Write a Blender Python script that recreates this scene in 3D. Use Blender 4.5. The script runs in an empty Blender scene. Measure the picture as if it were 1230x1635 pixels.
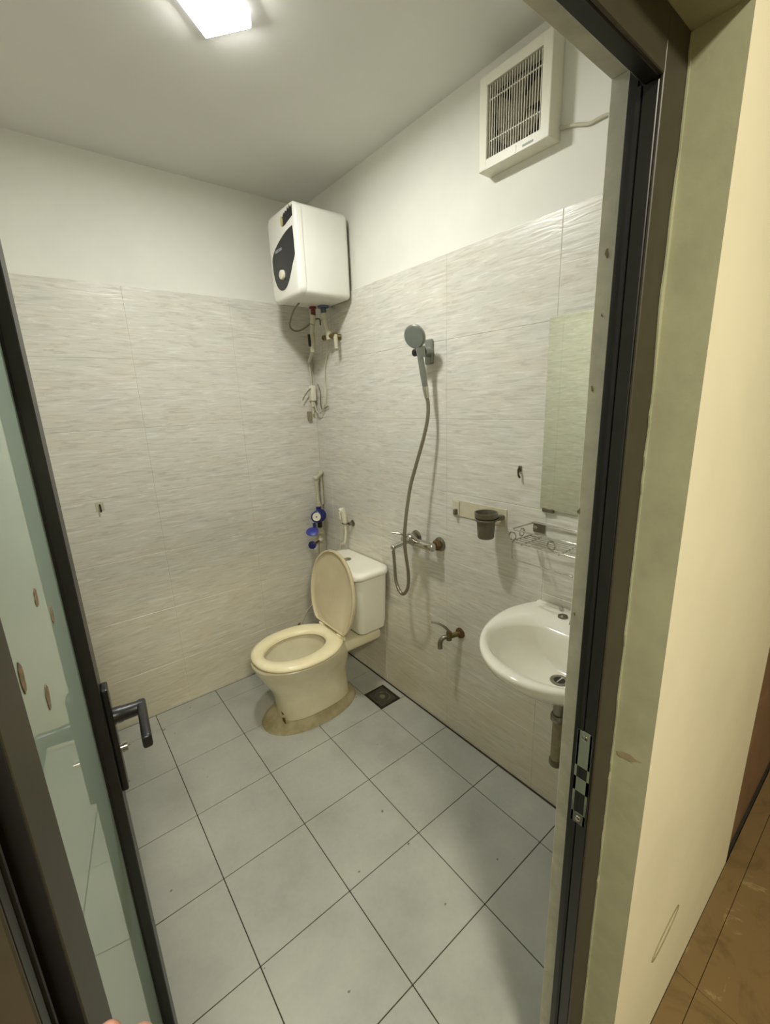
import bpy, bmesh, math, random
from mathutils import Vector, Matrix, Euler
random.seed(7)
SC = bpy.context.scene
COL = SC.collection
PI = math.pi
# ------------------------------------------------------------------ camera, world, exposure
cd = bpy.data.cameras.new('camera'); cam = bpy.data.objects.new('camera', cd); COL.objects.link(cam)
cam.location = (-1.28714, -2.24949, 1.51237)
cam.rotation_euler = (1.32194, 0.03621, -0.67340)
cd.sensor_fit = 'HORIZONTAL'; cd.sensor_width = 36.0; cd.lens = 36.0 * 692.8 / 1230.0
cd.clip_start = 0.02
SC.camera = cam
w = bpy.data.worlds.new('world'); SC.world = w; w.use_nodes = True
w.node_tree.nodes['Background'].inputs[0].default_value = (1.0, 0.93, 0.78, 1)
w.node_tree.nodes['Background'].inputs[1].default_value = 0.10
vs = SC.view_settings
vs.view_transform = 'Standard'; vs.look = 'None'; vs.gamma = 1.0; vs.exposure = 0.0
try: vs.use_curve_mapping = False
except Exception: pass
LAMP_C = (0.975, 0.985, 0.945); LAMP_E = 300.0
HALL_C = (1.0, 0.945, 0.77)
def area_lamp(name, loc, rot, size, power, color):
    ld = bpy.data.lights.new(name, 'AREA'); ld.size = size; ld.energy = power; ld.color = color
    lo = bpy.data.objects.new(name, ld); lo.location = loc; lo.rotation_euler = rot; COL.objects.link(lo); return lo
area_lamp('hall_lamp_light', (-1.45, -3.30, 2.62), (0, 0, 0), 0.35, 66.0, HALL_C)

# ------------------------------------------------------------------ materials
def lin(c): return tuple(((x/255)/12.92 if x/255 <= 0.04045 else ((x/255+0.055)/1.055)**2.4) for x in c)
def base_mat(name, rgb, rough=0.5, metal=0.0, spec=0.5):
    m = bpy.data.materials.new(name); m.use_nodes = True
    b = m.node_tree.nodes['Principled BSDF']
    b.inputs['Base Color'].default_value = (*lin(rgb), 1); b.inputs['Roughness'].default_value = rough
    b.inputs['Metallic'].default_value = metal; b.inputs['Specular IOR Level'].default_value = spec
    return m, m.node_tree, b
def pos_noise(nt, scale, detail=4, rough=0.55, vec=(1,1,1), dist=0.0):
    g = nt.nodes.new('ShaderNodeNewGeometry'); mp = nt.nodes.new('ShaderNodeMapping')
    mp.inputs['Scale'].default_value = vec; nt.links.new(g.outputs['Position'], mp.inputs['Vector'])
    n = nt.nodes.new('ShaderNodeTexNoise'); n.inputs['Scale'].default_value = scale; n.inputs['Detail'].default_value = detail
    n.inputs['Roughness'].default_value = rough; n.inputs['Distortion'].default_value = dist
    nt.links.new(mp.outputs[0], n.inputs['Vector']); return n
def ramp(nt, src, stops):
    r = nt.nodes.new('ShaderNodeValToRGB'); cr = r.color_ramp
    while len(cr.elements) > 1: cr.elements.remove(cr.elements[-1])
    for i, (p, c) in enumerate(stops):
        e = cr.elements[0] if i == 0 else cr.elements.new(p)
        e.position = p; e.color = (*c, 1)
    nt.links.new(src, r.inputs[0]); return r
def mixc(nt, fac, a, b, mode='MIX'):
    n = nt.nodes.new('ShaderNodeMix'); n.data_type = 'RGBA'; n.blend_type = mode
    for s, v in ((0, fac), (6, a), (7, b)):
        if hasattr(v, 'is_linked') or hasattr(v, 'links'): nt.links.new(v, n.inputs[s])
        else: n.inputs[s].default_value = v if s == 0 else (*v, 1)
    return n.outputs[2]
def bump(nt, b, src, strength=0.2, dist=0.01):
    n = nt.nodes.new('ShaderNodeBump'); n.inputs['Strength'].default_value = strength; n.inputs['Distance'].default_value = dist
    nt.links.new(src, n.inputs['Height']); nt.links.new(n.outputs[0], b.inputs['Normal'])
def noisy(name, rgb, amt=0.12, scale=12, rough=0.5, metal=0.0, bstr=0.05, vec=(1,1,1), spec=0.5, rgb2=None, detail=5):
    m, nt, b = base_mat(name, rgb, rough, metal, spec)
    n = pos_noise(nt, scale, detail, 0.6, vec)
    c2 = lin(rgb2) if rgb2 else tuple(x*(1-amt*2) for x in lin(rgb))
    c1 = tuple(min(1, x*(1+amt*0.6)) for x in lin(rgb))
    r = ramp(nt, n.outputs['Fac'], [(0.3, c2), (0.65, c1)])
    nt.links.new(r.outputs[0], b.inputs['Base Color'])
    if bstr: bump(nt, b, n.outputs['Fac'], bstr, 0.004)
    return m

M = {}
M['ceiling'] = noisy('ceiling_paint', (226, 225, 218), 0.02, 2.5, 0.9, bstr=0.02)
M['paint_white'] = noisy('white_wall_paint', (231, 230, 219), 0.03, 3, 0.8, bstr=0.04, spec=0.2)
M['cream'] = noisy('cream_paint', (228, 222, 196), 0.03, 4, 0.75, bstr=0.05, spec=0.2)
M['hallgrey'] = noisy('grey_beige_paint', (178, 170, 148), 0.04, 4, 0.8, bstr=0.03, spec=0.2)
M['plaster'] = noisy('rough_grey_plaster', (164, 164, 138), 0.06, 14, 0.95, bstr=0.35, spec=0.15, detail=9)
M['plaster_in'] = noisy('smooth_grey_plaster', (226, 225, 210), 0.09, 20, 0.9, bstr=0.25, spec=0.2, detail=8)
M['grout_wall'] = noisy('pale_grout', (212, 206, 190), 0.06, 20, 0.9, bstr=0)
M['grout_floor'] = noisy('dark_grout', (58, 54, 42), 0.15, 30, 0.95, bstr=0.1)
def wall_tile_mat():
    m, nt, b = base_mat('wavy_ceramic', (205, 200, 186), 0.28)
    g = nt.nodes.new('ShaderNodeNewGeometry'); sx = nt.nodes.new('ShaderNodeSeparateXYZ'); nt.links.new(g.outputs['Position'], sx.inputs[0])
    sub = nt.nodes.new('ShaderNodeMath'); sub.operation = 'SUBTRACT'
    nt.links.new(sx.outputs[0], sub.inputs[0]); nt.links.new(sx.outputs[1], sub.inputs[1])
    cx = nt.nodes.new('ShaderNodeCombineXYZ'); nt.links.new(sub.outputs[0], cx.inputs[0]); nt.links.new(sx.outputs[2], cx.inputs[2])
    def nz(vec, sc, det, dist, rg=0.55):
        mp = nt.nodes.new('ShaderNodeMapping'); mp.inputs['Scale'].default_value = vec; mp.inputs['Rotation'].default_value = (0, 0.06, 0)
        nt.links.new(cx.outputs[0], mp.inputs[0])
        n = nt.nodes.new('ShaderNodeTexNoise'); n.inputs['Scale'].default_value = sc; n.inputs['Detail'].default_value = det
        n.inputs['Distortion'].default_value = dist; n.inputs['Roughness'].default_value = rg; nt.links.new(mp.outputs[0], n.inputs[0]); return n
    a = nz((0.85, 1, 8.5), 11.0, 4, 1.1)
    c = nz((1.0, 1, 3.5), 3.2, 3, 0.3)
    r1 = ramp(nt, a.outputs['Fac'], [(0.36, lin((208, 204, 192))), (0.46, lin((221, 218, 206))), (0.55, lin((223, 220, 208))), (0.68, lin((236, 234, 226)))])
    r2 = ramp(nt, c.outputs['Fac'], [(0.3, (0.895, 0.89, 0.885)), (0.7, (0.965, 0.962, 0.95))])
    col = mixc(nt, 1.0, r1.outputs[0], r2.outputs[0], 'MULTIPLY')
    hn_ = nz((1.0, 1, 2.2), 5.0, 2, 0.4); rh = ramp(nt, hn_.outputs['Fac'], [(0.35, (1.0, 0.975, 0.965)), (0.5, (1.0, 1.0, 1.0)), (0.65, (0.97, 0.985, 1.0))])
    col = mixc(nt, 1.0, col, rh.outputs[0], 'MULTIPLY')
    # tile colour blends to a patchy yellowish tone towards the floor
    gr = nt.nodes.new('ShaderNodeMapRange'); gr.inputs[1].default_value = 1.0; gr.inputs[2].default_value = 0.05
    gr.inputs[3].default_value = 0.0; gr.inputs[4].default_value = 0.42; nt.links.new(sx.outputs[2], gr.inputs[0])
    gn = nz((1, 1, 1), 2.2, 4, 0.4); mu = nt.nodes.new('ShaderNodeMath'); mu.operation = 'MULTIPLY'
    nt.links.new(gr.outputs[0], mu.inputs[0]); nt.links.new(gn.outputs['Fac'], mu.inputs[1])
    m2 = nt.nodes.new('ShaderNodeMath'); m2.operation = 'MULTIPLY'; m2.inputs[1].default_value = 1.7; nt.links.new(mu.outputs[0], m2.inputs[0])
    col = mixc(nt, m2.outputs[0], col, lin((176, 160, 108)))
    nt.links.new(col, b.inputs['Base Color'])
    bump(nt, b, a.outputs['Fac'], 0.18, 0.004)
    return m
M['wall_tile'] = wall_tile_mat()
def floor_tile_mat():
    m, nt, b = base_mat('matt_floor_ceramic', (170, 172, 164), 0.42)
    n = pos_noise(nt, 2.2, 4, 0.6); n2 = pos_noise(nt, 70, 2, 0.5)
    r = ramp(nt, n.outputs['Fac'], [(0.3, lin((150, 151, 141))), (0.5, lin((166, 167, 157))), (0.7, lin((180, 179, 168)))])
    r2 = ramp(nt, n2.outputs['Fac'], [(0.3, (0.95, 0.95, 0.95)), (0.7, (1.0, 1.0, 1.0))])
    col = mixc(nt, 1.0, r.outputs[0], r2.outputs[0], 'MULTIPLY')
    n3 = pos_noise(nt, 26, 1, 0.4); r3 = ramp(nt, n3.outputs['Fac'], [(0.775, (0, 0, 0)), (0.80, (1, 1, 1))])
    col = mixc(nt, r3.outputs[0], col, lin((110, 104, 84)))
    nt.links.new(col, b.inputs['Base Color']); bump(nt, b, n2.outputs['Fac'], 0.04, 0.001); return m
M['floor_tile'] = floor_tile_mat()
def marble_mat(name, c1, c2, c3, rough=0.25, sc=5):
    m, nt, b = base_mat(name, c1, rough)
    n = pos_noise(nt, sc, 8, 0.65, dist=1.2)
    r = ramp(nt, n.outputs['Fac'], [(0.3, lin(c1)), (0.5, lin(c2)), (0.62, lin(c2)), (0.66, lin(c3)), (0.72, lin(c2))])
    nt.links.new(r.outputs[0], b.inputs['Base Color']); return m
M['hall_floor'] = marble_mat('brown_marbled_ceramic', (104, 84, 54), (126, 104, 70), (150, 130, 94), 0.3, 7)
M['brown_tile'] = marble_mat('reddish_brown_ceramic', (106, 80, 62), (132, 102, 80), (146, 116, 92), 0.35, 3)
M['porcelain'] = noisy('white_porcelain', (236, 233, 220), 0.02, 5, 0.12, bstr=0, rgb2=(228, 224, 206))
M['porcelain_dirty'] = noisy('cream_porcelain', (214, 207, 180), 0.03, 6, 0.18, bstr=0, rgb2=(202, 192, 158))
M['seat'] = noisy('cream_seat_plastic', (238, 228, 192), 0.02, 8, 0.25, bstr=0, rgb2=(230, 218, 176))
M['lid'] = noisy('yellowed_lid_plastic', (204, 192, 160), 0.03, 8, 0.35, bstr=0, rgb2=(196, 182, 146))
M['cement'] = noisy('stained_cement', (164, 155, 124), 0.1, 14, 0.95, bstr=0.25, rgb2=(136, 124, 86))
M['water'] = base_mat('still_water', (160, 176, 178), 0.03)[0]
M['chrome'] = noisy('worn_chrome', (196, 194, 184), 0.05, 40, 0.16, 1.0, 0)
M['steel_dull'] = noisy('dull_steel', (140, 136, 122), 0.1, 40, 0.32, 1.0, 0.03)
M['steel_dark'] = noisy('dark_stained_steel', (70, 66, 52), 0.25, 60, 0.4, 0.8, 0.1)
M['grey_plastic'] = noisy('grey_chromed_plastic', (142, 145, 138), 0.05, 30, 0.3, 0.5, 0)
M['spray_grey'] = noisy('mid_grey_plastic', (128, 134, 126), 0.04, 60, 0.45, bstr=0)
M['hose'] = noisy('ribbed_steel_hose', (150, 144, 126), 0.1, 200, 0.35, 0.85, 0.2)
M['black_plastic'] = noisy('black_plastic', (24, 24, 26), 0.1, 30, 0.35, bstr=0)
M['heater_white'] = noisy('white_enamel', (236, 234, 224), 0.015, 4, 0.28, bstr=0)
M['panel_black'] = noisy('glossy_black_panel', (26, 28, 34), 0.05, 30, 0.12, bstr=0)
M['white_plastic'] = noisy('aged_white_plastic', (228, 222, 200), 0.03, 12, 0.35, bstr=0)
M['gold'] = noisy('pale_gold_print', (206, 192, 130), 0.1, 60, 0.5, bstr=0)
M['ppr'] = noisy('off_white_pipe_plastic', (196, 190, 166), 0.05, 12, 0.4, bstr=0)
M['blue'] = noisy('dark_blue_plastic', (28, 34, 104), 0.1, 30, 0.35, bstr=0)
M['blue_light'] = noisy('mid_blue_plastic', (52, 62, 150), 0.08, 30, 0.4, bstr=0)
M['brass'] = noisy('tarnished_brass', (128, 112, 70), 0.2, 60, 0.45, 0.8, 0.1)
M['rust'] = noisy('rust_brown_metal', (112, 84, 44), 0.25, 70, 0.7, 0.4, 0.2)
M['fan_plastic'] = noisy('cream_fan_plastic', (222, 218, 200), 0.03, 8, 0.4, bstr=0)
M['fan_dark'] = noisy('fan_cavity_shade', (36, 32, 24), 0.15, 20, 0.8, bstr=0)  # shade inside the fan put into a near black colour
M['fan_blade'] = noisy('shaded_fan_blade', (104, 95, 70), 0.15, 20, 0.7, bstr=0)  # blades coloured darker to carry the shade behind the grille
M['cup'] = noisy('smoky_brown_plastic', (98, 92, 74), 0.08, 20, 0.3, bstr=0)
M['alum'] = noisy('dark_powder_coated_aluminium', (29, 29, 27), 0.10, 30, 0.38, bstr=0.02)
M['alum_sheen'] = noisy('aluminium_painted_sheen', (58, 54, 42), 0.08, 30, 0.45, bstr=0.02)  # dark aluminium with the hall light's brown sheen put into its colour
M['rubber'] = noisy('black_rubber', (16, 16, 16), 0.1, 30, 0.6, bstr=0)
M['cable_w'] = noisy('white_cable', (200, 194, 172), 0.04, 20, 0.5, bstr=0)
M['cable_g'] = noisy('grey_cable', (122, 114, 88), 0.06, 20, 0.5, bstr=0)
M['beige_clear'] = noisy('yellowed_clear_plastic', (208, 200, 174), 0.05, 20, 0.25, bstr=0)
M['bluegrey_light'] = noisy('pale_grey_print', (170, 174, 178), 0.03, 40, 0.5, bstr=0)
M['red'] = noisy('dull_red_plastic', (110, 40, 36), 0.05, 20, 0.5, bstr=0)
M['bluegrey'] = noisy('blue_grey_plastic', (84, 98, 112), 0.05, 20, 0.5, bstr=0)
M['stain_brown'] = noisy('brown_residue', (156, 124, 96), 0.25, 120, 0.8, bstr=0, rgb2=(112, 106, 84))
M['pencil'] = noisy('grey_scuff', (150, 140, 112), 0.1, 60, 0.9, bstr=0)
M['skin'] = noisy('skin', (206, 150, 124), 0.06, 30, 0.5, bstr=0.05)
M['nail'] = noisy('finger_nail', (226, 178, 156), 0.03, 30, 0.3, bstr=0)
m, nt, b = base_mat('silvered_mirror', (236, 242, 226), 0.02, 1.0); M['mirror'] = m
m, nt, b = base_mat('lamp_diffuser', (255, 255, 255), 0.5)
b.inputs['Emission Color'].default_value = (*LAMP_C, 1); b.inputs['Emission Strength'].default_value = LAMP_E; M['lamp'] = m
m, nt, b = base_mat('hall_lamp_diffuser', (255, 250, 235), 0.5)
b.inputs['Emission Color'].default_value = (*HALL_C, 1); b.inputs['Emission Strength'].default_value = 3.0; M['lamp_hall'] = m
m, nt, b = base_mat('translucent_lamp_rim', (245, 242, 250), 0.5)
b.inputs['Emission Color'].default_value = (1, .97, 1, 1); b.inputs['Emission Strength'].default_value = 2.6; M['lamp_side'] = m
def glass_mat():
    m, nt, b = base_mat('mint_backed_glass', (216, 234, 218), 0.015)
    b.inputs['IOR'].default_value = 1.62; b.inputs['Coat Weight'].default_value = 0.0; b.inputs['Coat Roughness'].default_value = 0.01
    t = nt.nodes.new('ShaderNodeBsdfTranslucent'); t.inputs[0].default_value = (*lin((186, 212, 196)), 1)
    mx = nt.nodes.new('ShaderNodeMixShader'); mx.inputs[0].default_value = 0.15
    out = nt.nodes['Material Output']
    nt.links.new(b.outputs[0], mx.inputs[1]); nt.links.new(t.outputs[0], mx.inputs[2]); nt.links.new(mx.outputs[0], out.inputs[0])
    return m
M['glass'] = glass_mat()

# ------------------------------------------------------------------ mesh helpers (all in world coordinates)
def nb(): return bmesh.new()
def box(bm, x0, x1, y0, y1, z0, z1, bev=0.0, seg=2):
    t = bmesh.new()
    bmesh.ops.create_cube(t, size=1)
    for v in t.verts: v.co = Vector((x0+(v.co.x+.5)*(x1-x0), y0+(v.co.y+.5)*(y1-y0), z0+(v.co.z+.5)*(z1-z0)))
    if bev: bmesh.ops.bevel(t, geom=t.edges[:], offset=bev, segments=seg, profile=0.5, affect='EDGES')
    join(bm, t); return bm
def join(bm, t, mat=None):
    if mat is not None: bmesh.ops.transform(t, matrix=mat, verts=t.verts[:])
    me = bpy.data.meshes.new('tmp'); t.to_mesh(me); t.free(); bm.from_mesh(me); bpy.data.meshes.remove(me)
def basis(axis):
    z = Vector(axis).normalized(); a = Vector((0,0,1)) if abs(z.z) < .9 else Vector((1,0,0))
    x = a.cross(z).normalized(); y = z.cross(x); return x, y, z
def rings(bm, rs, cap0=True, cap1=True, closed=True):
    """rs: list of rings (lists of Vectors, equal length)"""
    V = [[bm.verts.new(p) for p in r] for r in rs]
    n = len(V[0])
    for a, b_ in zip(V, V[1:]):
        for i in range(n):
            j = (i+1) % n
            try: bm.faces.new((a[i], a[j], b_[j], b_[i]))
            except ValueError: pass
    if cap0: bm.faces.new(V[0][::-1])
    if cap1: bm.faces.new(V[-1])
    bmesh.ops.recalc_face_normals(bm, faces=bm.faces[:])
    return bm
def cyl(bm, p0, p1, r0, r1=None, n=20, caps=True):
    p0, p1 = Vector(p0), Vector(p1); r1 = r0 if r1 is None else r1
    x, y, z = basis(p1-p0); t = bmesh.new()
    rings(t, [[p + (x*math.cos(2*PI*i/n) + y*math.sin(2*PI*i/n))*r for i in range(n)] for p, r in ((p0, r0), (p1, r1))], caps, caps)
    join(bm, t); return bm
def lathe(bm, base, axis, prof, n=28, cap0=True, cap1=True, sx=1.0, sy=1.0):
    """prof: (distance along the axis, radius)"""
    base = Vector(base); x, y, z = basis(axis); t = bmesh.new()
    rings(t, [[base + z*h + (x*sx*math.cos(2*PI*i/n) + y*sy*math.sin(2*PI*i/n))*max(r, 1e-4) for i in range(n)] for h, r in prof], cap0, cap1)
    join(bm, t); return bm
def spline(pts, k=8):
    P = [Vector(p) for p in pts]; P = [2*P[0]-P[1]] + P + [2*P[-1]-P[-2]]; out = []
    for i in range(1, len(P)-2):
        for s in range(k):
            t = s/k; a, b_, c, d = P[i-1], P[i], P[i+1], P[i+2]
            out.append(0.5*((2*b_) + (c-a)*t + (2*a-5*b_+4*c-d)*t*t + (3*b_-a-3*c+d)*t**3))
    out.append(P[-2]); return out
def tube(bm, pts, r, n=10, smooth=True, k=8, rfun=None):
    P = spline(pts, k) if smooth else [Vector(p) for p in pts]
    T = [(P[min(i+1, len(P)-1)] - P[max(i-1, 0)]).normalized() for i in range(len(P))]
    x, _, _ = basis(T[0]); rs = []
    for i, (p, t) in enumerate(zip(P, T)):
        x = (x - t*x.dot(t)).normalized(); y = t.cross(x)
        rr = rfun(i/(len(P)-1)) if rfun else r
        rs.append([p + (x*math.cos(2*PI*j/n) + y*math.sin(2*PI*j/n))*rr for j in range(n)])
    t = bmesh.new(); rings(t, rs); join(bm, t); return bm
def ball(bm, c, r, s=(1,1,1), u=16, v=10):
    t = bmesh.new(); bmesh.ops.create_uvsphere(t, u_segments=u, v_segments=v, radius=r)
    join(bm, t, Matrix.Translation(c) @ Matrix.Diagonal((*s, 1))); return bm
def prism(bm, pts, off):
    """polygon (world points) extruded by vector off"""
    off = Vector(off); t = bmesh.new()
    rings(t, [[Vector(p) for p in pts], [Vector(p)+off for p in pts]]); join(bm, t); return bm
def torus(bm, c, axis, R, r, n=28, m=8, sx=1.0, a0=0.0, a1=2*PI):
    x, y, z = basis(axis); c = Vector(c); full = abs(a1-a0-2*PI) < 1e-6
    pts = [c + (x*sx*math.cos(a0+(a1-a0)*i/n) + y*math.sin(a0+(a1-a0)*i/n))*R for i in range(n+1)]
    if full: pts[-1] = pts[0] + (pts[1]-pts[0])*0.02
    tube(bm, pts, r, m, smooth=False); return bm
def sell(cx, cy, z, a, b_, n=48, p=2.0, tilt=None):
    out = []
    for i in range(n):
        t = 2*PI*i/n; c, s = math.cos(t), math.sin(t)
        out.append(Vector((cx + a*math.copysign(abs(c)**(2/p), c), cy + b_*math.copysign(abs(s)**(2/p), s), z)))
    return out

# ------------------------------------------------------------------ object helpers
def setp(o, label=None, cat=None, group=None, kind=None):
    if label: o['label'] = label
    if cat: o['category'] = cat
    if group: o['group'] = group
    if kind: o['kind'] = kind
    return o
def thing(name, label, cat=None, loc=(0,0,0), group=None, kind=None):
    o = bpy.data.objects.new(name, None); o.location = loc; o.empty_display_size = 0.05; COL.objects.link(o)
    o['_org'] = list(loc); return setp(o, label, cat, group, kind)
def mesh(name, bm, mat, parent=None, smooth=False, label=None, angle=40):
    org = Vector((0,0,0)); p = parent
    while p is not None:
        if '_org' in p: org = Vector(p['_org'])
        p = p.parent
    me = bpy.data.meshes.new(name)
    if org.length: bmesh.ops.translate(bm, vec=-org, verts=bm.verts[:])
    bmesh.ops.remove_doubles(bm, verts=bm.verts[:], dist=1e-6)
    bm.to_mesh(me); bm.free()
    for mm in (mat if isinstance(mat, (list, tuple)) else [mat]): me.materials.append(M[mm])
    o = bpy.data.objects.new(name, me); COL.objects.link(o)
    if parent: o.parent = parent
    if smooth:
        for f in me.polygons: f.use_smooth = True
        try: me.set_sharp_from_angle(angle=math.radians(angle))
        except Exception: pass
    if label: o['label'] = label
    return o
def single(name, bm, mat, label, cat, group=None, smooth=False, kind=None):
    return setp(mesh(name, bm, mat, None, smooth), label, cat, group, kind)
def struct(name, bm, mat, label): return setp(mesh(name, bm, mat), label, kind='structure')

# ================================================================== SETTING
CZ = 2.5046; TT = 2.0273; XL = -1.62; YF = -1.908; YH = -2.055
OX0, OX1, OZ = -1.404, -0.62, 1.908          # rough door opening
# --- bathroom walls, with proud tiles
wr = struct('wall_right', box(nb(), 0.008, 0.13, YF, 0.13, -0.1, CZ+.1), 'paint_white', 'bathroom wall on the right, white paint above pale wavy tiles, carrying the shower and the basin')
wb = struct('wall_back', box(nb(), XL-.13, 0.008, 0.008, 0.13, -0.1, CZ+.1), 'paint_white', 'far bathroom wall on the left, white paint above pale wavy tiles, behind the toilet')
wl = struct('wall_left', box(nb(), XL-.13, XL-.008, YF, 0.008, -0.1, CZ+.1), 'paint_white', 'side bathroom wall hidden behind the opened glass door')
mesh('grout', box(nb(), 0.0012, 0.009, YF, 0.001, 0.0, TT-.002), 'grout_wall', wr)
mesh('grout', box(nb(), XL, 0.002, 0.0012, 0.009, 0.0, TT-.002), 'grout_wall', wb)
mesh('grout', box(nb(), XL-.009, XL-.0012, YF, 0.001, 0.0, TT-.002), 'grout_wall', wl)
zr = [0.006, 0.255] + [0.255 + 0.29538*k for k in range(1, 7)]
yr = [-0.0005, -0.115, -0.570, -1.025, -1.480, YF]
xb = [-0.0005, -0.440, -0.895, -1.350, XL]
cache = {}
def tile(parent, x0, x1, y0, y1, z0, z1, mat, name, bev=0.0012):
    cx, cy, cz = (x0+x1)/2, (y0+y1)/2, (z0+z1)/2
    key = (round(x1-x0, 4), round(y1-y0, 4), round(z1-z0, 4), mat)
    if key not in cache:
        bm = box(nb(), -(x1-x0)/2, (x1-x0)/2, -(y1-y0)/2, (y1-y0)/2, -(z1-z0)/2, (z1-z0)/2, bev, 1)
        me = bpy.data.meshes.new(name); bm.to_mesh(me); bm.free(); me.materials.append(M[mat]); cache[key] = me
    o = bpy.data.objects.new(name, cache[key]); COL.objects.link(o); o.parent = parent
    o.location = (cx, cy, cz); return o
g = 0.0006
for a, b_ in zip(zr, zr[1:]):
    for c, d in zip(yr, yr[1:]):
        tile(wr, 0.0, 0.0085, d+g, c-g, a+g, b_-g, 'wall_tile', 'wall_tile')
        tile(wl, XL-.0085, XL, d+g, c-g, a+g, b_-g, 'wall_tile', 'wall_tile')
    for c, d in zip(xb, xb[1:]):
        tile(wb, d+g, c-g, 0.0, 0.0085, a+g, b_-g, 'wall_tile', 'wall_tile')
# --- front wall with the door opening (bathroom side YF, hall side YH)
bm = nb()
box(bm, OX1, 0.24, YH, YF, -0.1, 2.75); box(bm, -3.2, OX0, YH, YF, -0.1, 2.75); box(bm, OX0, OX1, YH, YF, OZ, 2.75)
wf = mesh('wall_front', bm, ['cream', 'plaster', 'plaster_in', 'paint_white'])
for p in wf.data.polygons:
    c, n = p.center, p.normal
    rev = (abs(c.x-OX1) < 1e-3 and n.x < -.5) or (abs(c.x-OX0) < 1e-3 and n.x > .5) or (abs(c.z-OZ) < 1e-3 and n.z < -.5)
    p.material_index = 1 if rev else (3 if n.y > .5 else 0)
setp(wf, 'cream painted door wall with bare grey plaster reveals around the bathroom doorway', kind='structure')
# smoother plaster lining on the bathroom side of the reveal
bm = nb()
box(bm, OX1-.004, OX1+.002, -1.938, YF-.001, 0, OZ-.004, .001, 1); box(bm, OX0-.002, OX0+.004, -1.938, YF-.001, 0, OZ-.004, .001, 1)
box(bm, OX0, OX1, -1.938, YF-.001, OZ-.004, OZ+.002, .001, 1)
mesh('plaster_lining', bm, 'plaster_in', wf)
def splat(parent, name, mat, c, u, v, ru, rv, seed, thick=0.0006, n=14, jag=.25):
    rnd = random.Random(seed); c = Vector(c); u = Vector(u).normalized(); v = Vector(v).normalized(); nn = u.cross(v).normalized()
    pts = []
    for i in range(n):
        k = 1 + rnd.uniform(-jag, jag); pts.append(c + (u*math.cos(2*PI*i/n)*ru + v*math.sin(2*PI*i/n)*rv)*k)
    return mesh(name, prism(nb(), pts, nn*thick), mat, parent)
splat(wf, 'scuff_mark', 'pencil', (OX1-.0008, -2.022, .931), (0, 1, -.2), (0, .2, 1), .019, .006, 3)
# pencilled oval low on the cream wall
pts = [Vector((-.362, YH-.0006, .308)) + Vector((.074, 0, .012))*math.cos(t) + Vector((.022, 0, -.028))*math.sin(t)*.62 for t in [2*PI*i/24 for i in range(25)]]
mesh('pencil_oval', tube(nb(), pts, .0018, 6, False), 'pencil', wf)
for i, (x, z, r) in enumerate([(OX1, 1.70, .006), (OX1, 1.52, .005), (OX1, 1.33, .006), (OX1, 1.62, .003), (OX1, 1.15, .004)]):
    splat(wf, 'plaster_pit', 'pencil', (x-.0045, -1.922+.006*(i % 3), z), (0, 1, 0), (0, .1, 1), r*.35, r*.8, 20+i, .0006, 9, .5)
# --- ceiling and lamp
struct('ceiling', box(nb(), XL-.13, .13, YF, .13, CZ, CZ+.1), 'ceiling', 'white painted flat bathroom ceiling')
# --- bathroom floor
fl = struct('floor', box(nb(), XL-.02, .009, YF-.15, .009, -.11, -.0085), 'grout_floor', 'bathroom floor of pale grey square tiles with dark grout lines')
mesh('grout', box(nb(), XL, .001, YH+.02, .001, -.0086, -.0025), 'grout_floor', fl)
FX = [-0.0075, -0.1652, -0.4652, -0.7652, -1.0652, -1.3652, XL]
FY = [-0.002, -0.126, -0.426, -0.726, -1.026, -1.326, -1.626, YH+.022]
gf = 0.0014
for i, (a, b_) in enumerate(zip(FX, FX[1:])):
    for j, (c, d) in enumerate(zip(FY, FY[1:])):
        if i == 0 and j == 2:
            bm = box(nb(), b_+gf, a-gf*.3, -.5735, c-gf, -.0086, 0, .0008, 1); box(bm, -.036, a-gf*.3, d+gf, -.5736, -.0086, 0, .0008, 1)
            mesh('floor_tile', bm, 'floor_tile', fl); continue
        tile(fl, b_+gf, a-(gf*.3 if i == 0 else gf), d+gf, c-gf, -.0086, 0.0, 'floor_tile', 'floor_tile', .0008)
# --- hall
hf = struct('floor_hall', box(box(nb(), -3.2, 2.6, -5.2, YH-.0005, -.11, -.009), .2405, 2.6, YH-.0006, -1.99, -.11, -.007), 'grout_floor', 'brown marbled tile floor of the hall outside the bathroom')
ys = [YH-.001, YH-.05] + [YH-.05-.5*k for k in range(1, 7)]
xs = [-3.2+.5*k for k in range(12)]
for a, b_ in zip(xs, xs[1:]):
    for c, d in zip(ys, ys[1:]):
        tile(hf, a+.0006, b_-.0006, d+.0006, c-.0006, -.009, 0, 'hall_floor', 'floor_tile', .0006)
struct('ceiling_hall', box(nb(), -3.2, 2.6, -5.2, YH, 2.75, 2.85), 'paint_white', 'white hall ceiling above the doorway, outside the frame')
struct('wall_hall_left', box(nb(), -3.3, -3.2, -5.2, YH, -.1, 2.85), 'cream', 'cream hall side wall, outside the frame on the left')
struct('wall_hall_back', box(nb(), -3.3, 2.7, -5.3, -5.2, -.1, 2.85), 'cream', 'cream hall wall behind the viewer')
struct('wall_hall_right', box(nb(), 2.6, 2.7, -5.2, YH, -.1, 2.85), 'cream', 'cream hall end wall, outside the frame on the right')
wh = struct('wall_hall_far', box(nb(), .24, 2.7, -2.038, -1.93, -.1, 2.85), 'hallgrey', 'grey hall wall past the end of the cream door wall')
for k in range(6):
    x0 = .2405 + (.535 if k else 0) + (k-1)*.45*(1 if k else 0); x1 = .775 + k*.45
    tile(wh, x0, x1-.002, -2.047, -2.0385, .006, .755, 'brown_tile', 'wainscot_tile')
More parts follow.
